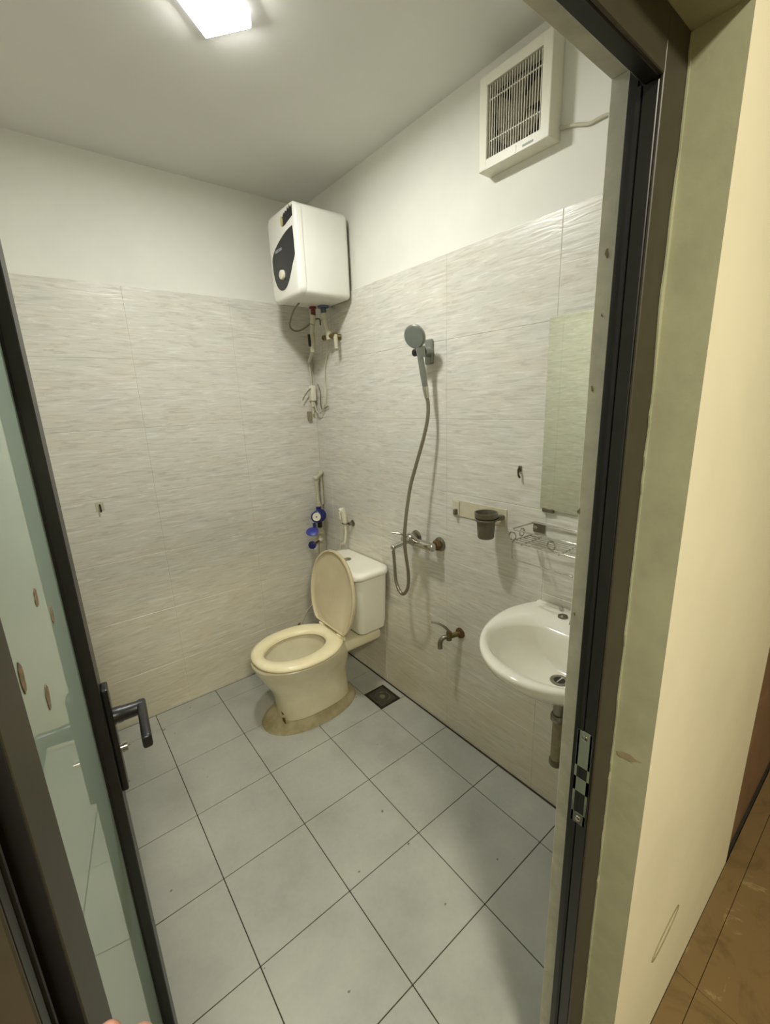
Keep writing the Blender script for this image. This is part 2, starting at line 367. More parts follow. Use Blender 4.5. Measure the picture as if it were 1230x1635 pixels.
# hall ceiling lamp (outside the frame)
t = thing('hall_ceiling_lamp', 'round warm ceiling lamp of the hall, outside the frame', 'lamp', (-1.45, -3.30, 2.75))
mesh('base', lathe(nb(), (-1.45, -3.30, 2.75), (0, 0, -1), [(0, .19), (.03, .19), (.035, .18)]), 'white_plastic', t, True)
mesh('diffuser', lathe(nb(), (-1.45, -3.30, 2.716), (0, 0, -1), [(0, .175), (.05, .15), (.075, .08), (.08, .001)]), 'lamp_hall', t, True)

# --- door frame (trim_1)
fr = thing('trim_1', 'dark aluminium door frame lining the plastered doorway', loc=(-1.0, -1.97, 0), kind='structure')
FW = 0.060; Y0, Y1 = -1.997, -1.9565
def jamb(s, xo):   # s: +1 jamb whose inner face looks to -x (right jamb), xo: outer x
    o = []
    xi = xo - s*FW
    bm = nb(); a, b_ = sorted((xi, xo)); box(bm, a, b_, Y0, Y0+.004, 0, OZ, .001, 1); box(bm, *sorted((xo, xo-s*.02)), Y0+.003, Y1, 0, OZ)
    mesh('jamb_face', bm, 'alum_sheen', fr)
    bm = nb(); box(bm, *sorted((xi, xi+s*.03)), Y0+.0041, Y1-.018, 0, OZ-FW, .0015, 1)
    box(bm, *sorted((xi+s*.006, xi+s*.03)), Y1-.018, Y1-.012, 0, OZ-.023)
    box(bm, *sorted((xi+s*.004, xi+s*.03)), Y1-.012, Y1, 0, OZ-.023, .001, 1)
    mesh('jamb', bm, 'alum', fr)
    mesh('gasket', box(nb(), *sorted((xi-s*.0015, xi+s*.004)), Y1-.0175, Y1-.0125, 0, OZ-FW), 'rubber', fr)
jamb(1, OX1); jamb(-1, OX0)
zi = OZ-FW
bm = box(nb(), OX0+FW, OX1-FW, Y0, Y0+.004, zi, OZ, .001, 1); box(bm, OX0+.02, OX1-.02, Y0+.004, Y1, OZ-.02, OZ-.001)
mesh('head_face', bm, 'alum_sheen', fr)
bm = box(nb(), OX0+FW-.001, OX1-FW+.001, Y0+.0041, Y1-.018, zi, zi+.03, .0015, 1); box(bm, OX0+FW, OX1-FW, Y1-.018, Y1-.012, zi+.018, zi+.05); box(bm, OX0+FW, OX1-FW, Y1-.012, Y1, zi+.036, zi+.055)
mesh('head', bm, 'alum', fr)
mesh('head_gasket', box(nb(), OX0+FW, OX1-FW, Y1-.0185, Y1-.0125, zi+.010, zi+.019), 'rubber', fr)
# ragged plaster edge where the reveal meets the frame
rnd = random.Random(4); bm = nb(); z = 0.0; P0 = []
while z < OZ-.002:
    P0.append((z, rnd.uniform(.001, .005) + (.005 if 1.55 < z < 1.72 else 0))); z += rnd.uniform(.01, .05)
P0.append((OZ-.002, .003))
pts = [Vector((OX1+.001, Y0-.0004, 0))] + [Vector((OX1-wd, Y0-.0004, zz)) for zz, wd in P0] + [Vector((OX1+.001, Y0-.0004, OZ-.002))]
prism(bm, pts, (0, -.0022, 0)); mesh('ragged_plaster_edge', bm, 'plaster', wf)
# strike plate on the right jamb
xi = OX1-FW
bm = nb(); box(bm, xi-.0016, xi, -1.9905, -1.9655, .915, .985, .0005, 1) ; box(bm, xi-.0016, xi, -1.9905, -1.9655, .80, .822, .0005, 1)
box(bm, xi-.0016, xi, -1.9905, -1.9865, .80, .985); box(bm, xi-.0016, xi, -1.9695, -1.9655, .80, .985); box(bm, xi-.0016, xi, -1.9905, -1.9655, .865, .893)
sp = mesh('strike_plate', bm, 'chrome', fr)
mesh('bolt_hole', box(nb(), xi-.0008, xi+.001, -1.9865, -1.9695, .822, .915), 'rubber', sp)
for z in (.973, .811): mesh('screw', lathe(nb(), (xi-.0016, -1.978, z), (-1, 0, 0), [(0, .005), (.0015, .0045), (.0022, .002)], 12), 'chrome', sp, True)

# --- door leaf (door_1), hinged on the left jamb and swung into the bathroom
H = Vector((-1.333, -1.950, 0)); E_ = Vector((-1.2752, -1.330, 0)); L = (E_-H).length
dx = (E_-H).normalized(); nx = Vector((dx.y, -dx.x, 0))     # nx looks towards +x (visible face)
Mx = Matrix((( dx.x, nx.x, 0, H.x), (dx.y, nx.y, 0, H.y), (0, 0, 1, 0), (0, 0, 0, 1)))
# local coords: x along leaf from the hinge, y = out of the visible face, z up
door = thing('door_1', 'opened black framed glass door with mint tinted pane, hinged at the left jamb', loc=tuple(H), kind='structure')
def dmesh(name, bm, mat, parent=None, smooth=False, label=None):
    bmesh.ops.transform(bm, matrix=Mx, verts=bm.verts[:]); bmesh.ops.recalc_face_normals(bm, faces=bm.faces[:])
    return mesh(name, bm, mat, parent or door, smooth, label)
TH = .046; SW = .066; ZB, ZT = .012, zi-.004; GY = -.021
dmesh('stile', box(nb(), 0, SW, -TH, 0, ZB, ZT, .0015, 1), 'alum_sheen')
st2 = dmesh('stile', box(nb(), L-SW, L, -TH, 0, ZB, ZT, .0015, 1), 'alum')
dmesh('rail', box(nb(), SW, L-SW, -TH, 0, ZB, ZB+.09, .0015, 1), 'alum')
dmesh('rail', box(nb(), SW, L-SW, -TH, 0, ZT-SW, ZT, .0015, 1), 'alum')
gp = dmesh('glass_pane', box(nb(), SW-.008, L-SW+.008, GY-.006, GY, ZB+.085, ZT-SW+.005), 'glass')
bm = nb()
for x in (SW, L-SW): 
    s = .0025; box(bm, x-s, x+s, GY-.001, GY+.004, ZB+.09, ZT-SW)
dmesh('glazing_gasket', bm, 'rubber')
dmesh('added_dark_strip', box(nb(), -.0014, -.0001, -TH+.001, -.0008, ZB, ZT), 'rubber')  # added black strip that darkens the hinge edge of the leaf
mesh_e = dmesh('edge_strip', box(nb(), L-.0002, L+.0025, -TH+.006, -.010, ZB+.01, ZT-.01, .0008, 1), 'steel_dull', st2)
CAM = Vector(cam.location)
RM = cam.rotation_euler.to_matrix()
def ray(u, v): return RM @ Vector(((u-615)/692.8, -(v-817.5)/692.8, -1))
def on_leaf(u, v, off=0.0):
    """where the sight line of the photograph's pixel meets the leaf plane offset by off: local (x, z)"""
    r = ray(u, v); o = H + nx*off; t = ((o-CAM).dot(nx))/(r.dot(nx)); X = CAM + r*t; return (X-H).dot(dx), X.z
for k, (x, z, rx_, rz_) in enumerate([(.341, 1.300, .012, .012), (.424, 1.243, .011, .013), (.180, 1.281, .010, .015), (.266, 1.209, .011, .015)]):
    bm = prism(nb(), [Vector((x+math.cos(2*PI*i/16)*rx_*random.uniform(.7, 1.15), GY+.0002, z+math.sin(2*PI*i/16)*rz_*random.uniform(.85, 1.1))) for i in range(16)], (0, .0006, 0))
    dmesh('residue_spot', bm, 'stain_brown', gp)
# lever handle on its back plate
hx = L-.034
hd = dmesh('handle_plate', box(nb(), hx-.017, hx+.017, 0, .011, .795, 1.020, .003, 2), 'black_plastic')
bm = nb(); lathe(bm, (hx, .010, .952), (0, 1, 0), [(0, .016), (.014, .0155), (.016, .0145), (.05, .0135)], 16)
tube(bm, [(hx, .05, .952), (hx, .060, .952)], .011, 12, False)
dmesh('lever_neck', bm, 'black_plastic', hd, True)
bm = box(nb(), hx-.112, hx+.012,     .050, .066, .938, .964, .005, 3)
dmesh('lever', bm, 'black_plastic', hd, True)
dmesh('lock_cylinder', lathe(nb(), (hx, .010, .880), (0, 1, 0), [(0, .0095), (.012, .0095), (.013, .008)], 16), 'chrome', hd, True)
for z in (.25, 1.0, 1.7):
    bm = nb(); cyl(bm, (-.008, .006, z-.045), (-.008, .006, z+.045), .007, n=12); box(bm, -.006, .022, -.001, .003, z-.04, z+.04, .001, 1)
    hg = dmesh('hinge', bm, 'alum')
    for q in (-.025, .025): dmesh('screw', lathe(nb(), (.012, .003, z+q), (0, 1, 0), [(0, .004), (.0015, .003)], 10), 'chrome', hg, True)
for z in (1.155, 1.120): mesh('screw', lathe(nb(), (OX0+FW+.0003, -1.984, z), (1, 0, 0), [(0, .005), (.002, .004)], 12), 'chrome', fr, True)

# ================================================================== THINGS
# --- ceiling lamp
t = thing('ceiling_lamp', 'glowing square white lamp mounted on the bathroom ceiling', 'lamp', (-.745, -.935, CZ))
A = math.radians(0); lx0, lx1, ly0, ly1 = -.085, .085, -.085, .085
def rotz(bm, c, a):
    bmesh.ops.transform(bm, matrix=Matrix.Translation(c) @ Matrix.Rotation(a, 4, 'Z'), verts=bm.verts[:]); return bm
LC = (-.745, -.937, CZ); LA = math.radians(40)
mesh('housing', rotz(box(nb(), -.068, .068, -.068, .068, -.030, 0, .003, 2), LC, LA), 'lamp_side', t)
mesh('diffuser', rotz(box(nb(), -.064, .064, -.064, .064, -.0318, -.0302, .0005, 1), LC, LA), 'lamp', t)

# --- water heater on the right wall near the corner
HX0, HX1, HY0, HY1, HZ0, HZ1 = -.285, -.012, -.430, -.170, 1.980, 2.335
t = thing('water_heater', 'white boxy water heater with black drop shaped panel, high in the corner', 'water heater', (0, -.3, HZ0))
bm = nb(); box(bm, HX0+.02, HX1, HY0, HY1, HZ0, HZ1, .022, 4); mesh('tank_body', bm, 'heater_white', t, True)
bm = nb()
def rrect(x, y0, y1, z0, z1, r, n=6):
    out = []
    for cy, cz, a0 in ((y1-r, z1-r, 0), (y0+r, z1-r, PI/2), (y0+r, z0+r, PI), (y1-r, z0+r, 1.5*PI)):
        for i in range(n+1): out.append(Vector((x, cy+r*math.cos(a0+i*PI/2/n), cz+r*math.sin(a0+i*PI/2/n))))
    return out
rings(bm, [rrect(HX0+.035, HY0-.003, HY1+.003, HZ0-.003, HZ1+.003, .035), rrect(HX0+.012, HY0-.004, HY1+.004, HZ0-.004, HZ1+.004, .036),
           rrect(HX0+.003, HY0+.002, HY1-.002, HZ0+.002, HZ1-.002, .034), rrect(HX0, HY0+.012, HY1-.012, HZ0+.012, HZ1-.012, .028)])
mesh('front_cover', bm, 'heater_white', t, True, angle=60)
mesh('wall_bracket', box(nb(), -.013, .0005, -.40, -.20, HZ0+.05, HZ1-.04), 'steel_dull', t)
# black panel: pointed at its upper right, round at the bottom, drawn in (y,z) on the front
yc = lambda s: HY0 + s*(HY1-HY0)      # s=0 at the near edge, s=1 at the far edge
zc = lambda s: HZ0 + s*(HZ1-HZ0)
pp = [(.075, .745), (.24, .735), (.42, .705), (.60, .66), (.77, .60), (.87, .53), (.885, .45), (.87, .34), (.82, .24), (.73, .155), (.60, .115), (.48, .12), (.37, .165), (.26, .25), (.16, .35), (.07, .425), (.06, .50), (.065, .62)]
S = spline([(HX0-.0022, yc(a), zc(b_)) for a, b_ in pp], 3)
pn = mesh('control_panel', prism(nb(), S, (.003, 0, 0)), 'panel_black', t)
mesh('knob', lathe(nb(), (HX0-.002, yc(.53), zc(.285)), (-1, 0, 0), [(0, .021), (.010, .019), (.012, .014)], 24), 'white_plastic', pn, True)
def text(parent, s, loc, rot, size, mat, name='lettering', bold=0.0):
    cu = bpy.data.curves.new(name, 'FONT'); cu.body = s; cu.size = size; cu.extrude = .0004; cu.align_x = 'CENTER'; cu.align_y = 'CENTER'; cu.offset = bold
    cu.materials.append(M[mat]); o = bpy.data.objects.new(name, cu); COL.objects.link(o); o.parent = parent
    dg = bpy.context.evaluated_depsgraph_get(); me = bpy.data.meshes.new_from_object(o.evaluated_get(dg)); bpy.data.objects.remove(o); o = bpy.data.objects.new(name, me); COL.objects.link(o); o.parent = parent
    org = Vector(parent['_org'] if '_org' in parent else parent.parent['_org']); o.location = Vector(loc)-org; o.rotation_euler = rot; return o
text(pn, 'ARISTON', (HX0-.0026, yc(.62), zc(.575)), (PI/2, 0, -PI/2), .016, 'bluegrey_light', bold=.0004)
# sticker above: dark block with a ragged top and a pale figure
sy = [(.10, .845), (.10, .965), (.14, .935), (.17, .975), (.20, .93), (.235, .97), (.26, .925), (.30, .945), (.345, .92), (.36, .94), (.40, .90), (.44, .915), (.455, .86), (.43, .80), (.35, .80), (.22, .825)]
sk = mesh('sticker', prism(nb(), [Vector((HX0-.0006, yc(a), zc(b_))) for a, b_ in [((p_-.10)*1.12+.05, q_) for p_, q_ in sy]], (.0012, 0, 0)), 'panel_black', t)
mesh('sticker_emblem', lathe(nb(), (HX0-.0005, yc(.43), zc(.86)), (-1, 0, 0), [(0, .015), (.0008, .0145)], 16, sx=.75, sy=1.35), 'gold', sk)
# fittings beneath
bm = lathe(nb(), (-.065, -.255, HZ0+.004), (0, 0, -1), [(0, .030), (.012, .028), (.014, .014), (.05, .013)], 20); mesh('inlet_collar', bm, 'bluegrey', t, True)
bm = lathe(nb(), (-.10, -.215, HZ0+.004), (0, 0, -1), [(0, .018), (.012, .017), (.014, .012), (.04, .012)], 20); mesh('outlet_collar', bm, 'red', t, True)
# pipes below the heater
P1 = thing('heater_outlet_pipe', 'off white pipe dropping from the water heater to the tee on the right wall', 'pipe', (-.03, -.30, 1.8))
bm = nb(); tube(bm, [(-.065, -.255, HZ0-.046), (-.062, -.262, 1.90), (-.05, -.27, 1.84)], .011, 12); mesh('pipe', bm, 'ppr', P1, True)
mesh('coupling', cyl(nb(), (-.067, -.254, 1.945), (-.064, -.258, 1.918), .017), 'ppr', P1, True)
bm = nb(); cyl(bm, (-.052, -.268, 1.86), (-.048, -.272, 1.825), .017); mesh('coupling', bm, 'ppr', P1, True)
bm = nb(); cyl(bm, (-.05, -.27, 1.84), (.0, -.30, 1.835), .013); cyl(bm, (-.049, -.215, 1.838), (-.049, -.330, 1.838), .0125); mesh('tee', bm, 'brass', P1, True)
bm = nb(); cyl(bm, (-.049, -.325, 1.84), (-.049, -.328, 1.775), .011, .009); mesh('drain_spout', bm, 'ppr', P1, True)
P2 = thing('heater_inlet_pipe', 'grey plastic pipe and valve rising in the corner to the water heater', 'pipe', (-.06, -.1, 1.6))
bm = nb(); cyl(bm, (-.10, -.215, HZ0-.036), (-.10, -.20, 1.905), .013); cyl(bm, (-.10, -.20, 1.905), (-.088, -.165, 1.86), .011); cyl(bm, (-.088, -.165, 1.865), (-.085, -.16, 1.775), .0145, .013); mesh('valve_body', bm, 'ppr', P2, True)
mesh('valve_lever', box(nb(), -.112, -.098, -.170, -.160, 1.80, 1.86, .003, 2), 'black_plastic', P2)
bm = nb(); cyl(bm, (-.085, -.16, 1.78), (-.045, -.04, 1.74), .009); mesh('pipe', bm, 'ppr', P2, True)
P3 = thing('corner_pipe', 'thin grey pipe running down the wall corner to a small white valve', 'pipe', (-.02, -.03, 1.5))
mesh('pipe', cyl(nb(), (-.028, -.014, 1.76), (-.028, -.014, 1.46), .0065), 'ppr', P3, True)
bm = nb(); box(bm, -.043, -.013, -.040, -.001, 1.53, 1.615, .006, 3); mesh('valve_block', bm, 'white_plastic', P3, True)
bm = nb(); cyl(bm, (-.028, -.02, 1.535), (-.028, -.02, 1.50), .012); mesh('lower_collar', bm, 'ppr', P3, True)
bm = nb(); box(bm, -.062, -.040, -.018, -.001, 1.425, 1.475, .003, 2); mesh('outlet_plug', bm, 'pencil', P3)
mesh('stub_wire', tube(nb(), [(-.038, -.03, 1.60), (-.06, -.03, 1.585), (-.085, -.028, 1.555), (-.095, -.025, 1.535)], .0032, 8), 'cable_g', P3, True)
single('heater_power_cable', tube(nb(), [(-.20, -.26, HZ0-.001), (-.20, -.20, 1.955), (-.185, -.12, 1.905), (-.15, -.09, 1.885), (-.12, -.10, 1.885), (-.10, -.14, 1.90), (-.085, -.19, 1.925), (-.07, -.22, 1.925), (-.06, -.21, 1.90)], .0042, 8, k=6), 'cable_g',
       'brown grey cable looping below the water heater to the left', 'cable', smooth=True)
single('hanging_white_cable', tube(nb(), [(-.03, -.26, HZ0-.001), (-.022, -.25, 1.90), (-.018, -.22, 1.82), (-.012, -.16, 1.74), (-.010, -.13, 1.64), (-.010, -.14, 1.57), (-.014, -.12, 1.505), (-.02, -.08, 1.465), (-.026, -.05, 1.475), (-.026, -.035, 1.52)], .0032, 8, k=6), 'cable_w',
       'thin white cable hanging in a long loop down the corner under the heater', 'cable', smooth=True)
single('short_curled_cable', tube(nb(), [(-.014, -.06, 1.62), (-.010, -.075, 1.58), (-.008, -.07, 1.50), (-.010, -.10, 1.488), (-.010, -.15, 1.50)], .003, 8, k=6), 'cable_g',
       'short grey wire curling beside the white corner valve', 'cable', smooth=True)

# --- exhaust fan
FY0, FY1, FZ0, FZ1, FXF = -1.452, -1.208, 2.197, 2.442, -.048
t = thing('exhaust_fan', 'square cream exhaust fan with slatted grille, high on the right wall', 'fan', (0, -1.33, 2.2))
bm = nb(); bw = .027
def frame_yz(bm, x0, x1, y0, y1, z0, z1, b1, b2=None, bev=.003):
    b2 = b2 or b1
    box(bm, x0, x1, y0, y0+b1, z0, z1, bev, 2); box(bm, x0, x1, y1-b1, y1, z0, z1, bev, 2)
    box(bm, x0+.0004, x1, y0+b1*.5, y1-b1*.5, z0+.0006, z0+b2, .001, 1); box(bm, x0+.0004, x1, y0+b1*.5, y1-b1*.5, z1-b2, z1-.0006, .001, 1)
frame_yz(bm, FXF, 0.008, FY0, FY1, FZ0, FZ1, .030, .028); mesh('housing', bm, 'fan_plastic', t)
mesh('duct', box(nb(), -.004, .0075, FY0+.028, FY1-.028, FZ0+.026, FZ1-.026), 'fan_dark', t)
mesh('shroud_ring', torus(nb(), (-.012, (FY0+FY1)/2, (FZ0+FZ1)/2), (1, 0, 0), .086, .006), 'fan_dark', t, True)
fc = ((FY0+FY1)/2, (FZ0+FZ1)/2)
for k in range(5):
    a = 2*PI*k/5 + .3; bm = nb(); t2 = bmesh.new(); rs = []
    for r in (.022, .05, .08):
        wd = .012 + r*.35; u = Vector((0, math.cos(a), math.sin(a))); v = Vector((0, -math.sin(a), math.cos(a)))
        c = Vector((-.017, fc[0], fc[1])) + u*r
        p, q = c - v*wd + Vector((.006, 0, 0)), c + v*wd - Vector((.006, 0, 0)); th = Vector((.0015, 0, 0))
        rs.append([p-th, q-th, q+th, p+th])
    rings(t2, rs); join(bm, t2); mesh('blade', bm, 'fan_blade', t)
mesh('hub', lathe(nb(), (-.008, fc[0], fc[1]), (-1, 0, 0), [(0, .034), (.018, .033), (.024, .026), (.026, .001)]), 'fan_blade', t, True)
for k in range(21):
    y = FY0+.036 + k*(FY1-FY0-.072)/20
    tile(t, -.0012, .0012, -.0010, .0010, -.094, .094, 'fan_plastic', 'grille_slat', .0004).location = Vector((FXF+.0075, y, (FZ0+FZ1)/2-.001)) - Vector(t['_org'])
for z in (FZ0+.075, FZ1-.065): mesh('grille_bar', box(nb(), FXF+.009, FXF+.012, FY0+.03, FY1-.03, z-.0015, z+.0015), 'fan_plastic', t)
mesh('name_badge', box(nb(), FXF-.0006, FXF+.001, -1.402, -1.368, FZ0+.008, FZ0+.013), 'spray_grey', t)
mesh('pull_tab', box(nb(), FXF-.0006, FXF+.002, -1.346, -1.341, FZ0+.004, FZ0+.022), 'beige_clear', t)
single('fan_cable', tube(nb(), [(.003, -1.445, 2.232), (.003, -1.47, 2.224), (.003, -1.50, 2.217), (.003, -1.54, 2.203), (.003, -1.58, 2.203), (.003, -1.70, 2.19), (.003, -1.90, 2.18)], .0048, 8), 'cable_w',
       'white cable on the wall leading right from the exhaust fan', 'cable', smooth=True)

# --- shower head, bracket, hose, mixer
t = thing('shower_bracket', 'grey wall bracket holding the hand shower', 'bracket', (0, -.93, 1.70))
bm = box(nb(), -.014, .0, -.957, -.915, 1.650, 1.745, .006, 3); mesh('wall_plate', bm, 'grey_plastic', t, True)
bm = nb(); cyl(bm, (-.012, -.940, 1.697), (-.052, -.948, 1.694), .020, .018); mesh('arm', bm, 'grey_plastic', t, True)
bm = lathe(nb(), (-.072, -.953, 1.712), (.13, -.09, -1), [(0, .0185), (.04, .016)], 20); mesh('holder_ring', bm, 'grey_plastic', t, True)
bm = nb(); cyl(bm, (-.068, -.938, 1.694), (-.068, -.917, 1.694), .014); mesh('clamp_knob', bm, 'black_plastic', t, True)
t = thing('hand_shower', 'grey round hand shower hanging above the mixer', 'shower head', (-.08, -.93, 1.75))
ax = Vector((.13, -.09, -1)).normalized(); hb = Vector((-.078, -.950, 1.722))
bm = lathe(nb(), hb, ax, [(0, .010), (.03, .0115), (.10, .0125), (.155, .0115), (.160, .0105)], 18); mesh('handle', bm, 'grey_plastic', t, True)
mesh('hose_nut', lathe(nb(), hb+ax*.160, ax, [(0, .0115), (.006, .012), (.045, .0095)], 18), 'chrome', t, True)
hn = Vector((-.86, -.25, -.38)).normalized(); hc = Vector((-.092, -.952, 1.750))
bm = lathe(nb(), hc-hn*.016, hn, [(0, .014), (.006, .035), (.018, .044), (.026, .045), (.030, .042)], 30); mesh('spray_head', bm, 'grey_plastic', t, True)
mesh('spray_face', lathe(nb(), hc+hn*.0142, hn, [(0, .040), (.0015, .039)], 30), 'spray_grey', t, True)
e = hb+ax*.20
single('shower_hose', tube(nb(), [e, (-.050, -.972, 1.495), (-.054, -.972, 1.44), (-.066, -.958, 1.36), (-.085, -.935, 1.26), (-.105, -.915, 1.158), (-.130, -.911, 1.026), (-.140, -.912, .917), (-.128, -.917, .786), (-.115, -.894, .701), (-.112, -.851, .661), (-.112, -.813, .705), (-.113, -.806, .79), (-.113, -.801, .857)], .0075, 10, k=10), 'hose',
       'ribbed metal hose curving from the hand shower down in a loop under the mixer', 'hose', smooth=True)
t = thing('shower_mixer', 'chrome shower mixer tap with lever on the tiled wall', 'tap', (0, -.9, .9))
for y in (-.985, -.835):
    mesh('escutcheon', lathe(nb(), (0, y, .905), (-1, 0, 0), [(0, .032), (.004, .031), (.010, .022), (.012, .013), (.04, .013)], 26), 'steel_dull', t, True)
    mesh('union_nut', lathe(nb(), (-.014, y, .905), (-1, 0, 0), [(0, .024), (.014, .024), (.018, .02)], 6), 'rust' if y < -.9 else 'steel_dull', t)
bm = nb(); cyl(bm, (-.056, -.998, .905), (-.060, -.815, .905), .018, n=24); ball(bm, (-.056, -.998, .905), .018, (1, .5, 1)); ball(bm, (-.060, -.815, .905), .018, (1, .5, 1)); mesh('body', bm, 'chrome', t, True)
bm = lathe(nb(), (-.060, -.885, .905), (-.75, 0, .65), [(0, .021), (.030, .023), (.048, .022), (.056, .012)], 24); mesh('cartridge', bm, 'chrome', t, True)
bm = nb(); tube(bm, [(-.098, -.885, .942), (-.125, -.868, .955), (-.155, -.845, .962)], .006, 10, rfun=lambda s: .007-.0025*s); mesh('lever', bm, 'chrome', t, True)
bm = nb(); cyl(bm, (-.066, -.85, .905), (-.105, -.808, .877), .012, .011, 18); ball(bm, (-.112, -.800, .872), .013); mesh('hose_outlet', bm, 'chrome', t, True)

# --- bib tap low on the wall
t = thing('bib_tap', 'small tarnished tap on a rusty flange below the mixer', 'tap', (0, -1.10, .52))
mesh('flange', lathe(nb(), (0, -1.105, .528), (-1, 0, 0), [(0, .024), (.006, .023), (.008, .013)], 20), 'rust', t, True)
bm = nb(); cyl(bm, (-.005, -1.105, .528), (-.052, -1.085, .522), .0105, .0115); cyl(bm, (-.05, -1.085, .505), (-.05, -1.085, .543), .012); mesh('body', bm, 'brass', t, True)
mesh('spout', tube(nb(), [(-.05, -1.085, .522), (-.072, -1.072, .518), (-.084, -1.066, .500), (-.085, -1.065, .470)], .0095, 12, rfun=lambda s: .009+.002*s), 'steel_dull', t, True)
mesh('lever_handle', tube(nb(), [(-.05, -1.085, .545), (-.062, -1.072, .565), (-.080, -1.050, .580), (-.102, -1.028, .586)], .006, 10, rfun=lambda s: .0065-.003*s), 'steel_dull', t, True)

# --- water meter group in the corner
t = thing('water_meter', 'blue water meter with open lid on the corner pipe behind the toilet', 'water meter', (-.07, -.07, .87))
mesh('body', lathe(nb(), (-.048, -.034, .872), (-.45, -.85, .2), [(0, .026), (.012, .037), (.040, .038), (.050, .030)], 28), 'blue', t, True)
mesh('ring', lathe(nb(), (-.092, -.084, .878), (-.62, -.74, .25), [(0, .029), (.018, .033), (.026, .033), (.030, .027)], 28), 'blue', t, True)
mesh('dial', lathe(nb(), (-.1098, -.1062, .8855), (-.62, -.74, .25), [(0, .0245), (.0022, .024)], 24), 'white_plastic', t, True)
mesh('dial_mark', lathe(nb(), (-.1115, -.1082, .8862), (-.62, -.74, .25), [(0, .005), (.0006, .0045)], 12), 'steel_dull', t, True)
mesh('open_lid', lathe(nb(), (-.150, -.118, .806), (-.35, -.45, .8), [(0, .034), (.004, .036), (.007, .031)], 28, sy=.9), 'blue_light', t, True)
mesh('lid_hinge', box(nb(), -.134, -.118, -.110, -.094, .815, .852, .003, 2), 'blue', t)
mesh('union', cyl(nb(), (-.060, -.050, .900), (-.060, -.048, .930), .015), 'blue', t, True)
mesh('lower_union', cyl(nb(), (-.066, -.060, .842), (-.066, -.058, .806), .014), 'black_plastic', t, True)
t = thing('corner_supply_pipe', 'off white pipe elbowing down the corner into the blue meter', 'pipe', (-.03, -.04, 1.1))
bm = nb(); cyl(bm, (-.058, -.048, .935), (-.062, -.045, 1.095), .0095); mesh('riser', bm, 'ppr', t, True)
bm = nb(); cyl(bm, (-.062, -.045, 1.095), (-.012, -.022, 1.118), .0105); mesh('crossing', bm, 'ppr', t, True)
bm = nb(); cyl(bm, (-.012, -.018, 1.125), (-.012, -.018, .93), .008); mesh('return_pipe', bm, 'ppr', t, True)
mesh('elbow', ball(nb(), (-.062, -.045, 1.097), .0155), 'ppr', t, True); mesh('elbow', ball(nb(), (-.012, -.020, 1.120), .0165), 'ppr', t, True)
mesh('coupling', cyl(nb(), (-.060, -.046, .955), (-.058, -.047, .930), .015), 'ppr', t, True)
t = thing('stop_valve', 'small valve with round dark blue handwheel under the meter', 'valve', (-.06, -.07, .74))
bm = nb(); cyl(bm, (-.066, -.058, .806), (-.070, -.045, .50), .009); ball(bm, (-.066, -.056, .775), .020); ball(bm, (-.067, -.054, .725), .017); mesh('pipe', bm, 'ppr', t, True)
bm = nb(); cyl(bm, (-.067, -.054, .725), (-.140, -.090, .720), .006); mesh('stem', bm, 'brass', t, True)
bm = lathe(nb(), (-.138, -.086, .720), (-.6, -.75, .15), [(0, .010), (.005, .023), (.016, .024), (.021, .014)], 10); mesh('handwheel', bm, 'blue', t, True)

# --- bidet sprayer
t = thing('bidet_sprayer', 'white hand bidet sprayer in a holder above the cistern', 'sprayer', (-.03, -.29, .88))
mesh('holder_plate', lathe(nb(), (0, -.315, .868), (-1, 0, 0), [(0, .018), (.005, .017), (.007, .009), (.028, .009)], 18), 'steel_dull', t, True)
bm = nb(); torus(bm, (-.038, -.292, .868), (.05, 0, 1), .0145, .004); mesh('holder_ring', bm, 'steel_dull', t, True)
bm = nb(); tube(bm, [(-.036, -.292, .845), (-.038, -.291, .88), (-.041, -.289, .91), (-.045, -.286, .938), (-.050, -.284, .952)], .012, 14, rfun=lambda s: .0095+.0065*min(1, s*2)); mesh('handle', bm, 'white_plastic', t, True)
mesh('nozzle', lathe(nb(), (-.048, -.284, .945), (-.9, .1, -.35), [(0, .0155), (.014, .0155), (.018, .012)], 16), 'white_plastic', t, True)
mesh('trigger', box(nb(), -.068, -.060, -.290, -.278, .895, .940, .003, 2), 'white_plastic', t)
mesh('hose', tube(nb(), [(-.036, -.292, .848), (-.034, -.285, .80), (-.030, -.262, .75), (-.024, -.205, .70), (-.02, -.165, .50), (-.02, -.14, .35), (-.03, -.12, .25)], .007, 10), 'white_plastic', t, True)

# --- toilet
TY = -.483; TZ = .375; KY = -.435; PX = -.026
t = thing('toilet', 'cream floor toilet with raised lid and cistern against the right wall', 'toilet', (-.42, TY, 0))
def rr(cx, a, b_, z, p=2.2, n=56): return sell(cx, TY, z, a, b_, n, p)
outer = [rr(-.385+PX, .190, .104, .012, 2.6), rr(-.387+PX, .191, .102, .06, 2.6), rr(-.392+PX, .192, .100, .14, 2.6), rr(-.402+PX, .200, .110, .20, 2.5), rr(-.425+PX*.5, .228, .134, .26, 2.3), rr(-.450, .238, .158, .31, 2.15), rr(-.467, .235, .175, .345, 2.1), rr(-.470, .232, .178, TZ-.022, 2.1), rr(-.471, .226, .173, TZ-.016, 2.1)]
inner = [rr(-.482, .175, .122, TZ-.016, 2.0), rr(-.484, .170, .118, TZ-.03, 2.0), rr(-.480, .155, .108, .30, 2), rr(-.465, .125, .088, .24, 2), rr(-.44, .085, .062, .195, 2), rr(-.42, .05, .04, .165, 2)]
bm = nb(); rings(bm, outer+inner); mesh('bowl', bm, 'porcelain_dirty', t, True, angle=50)
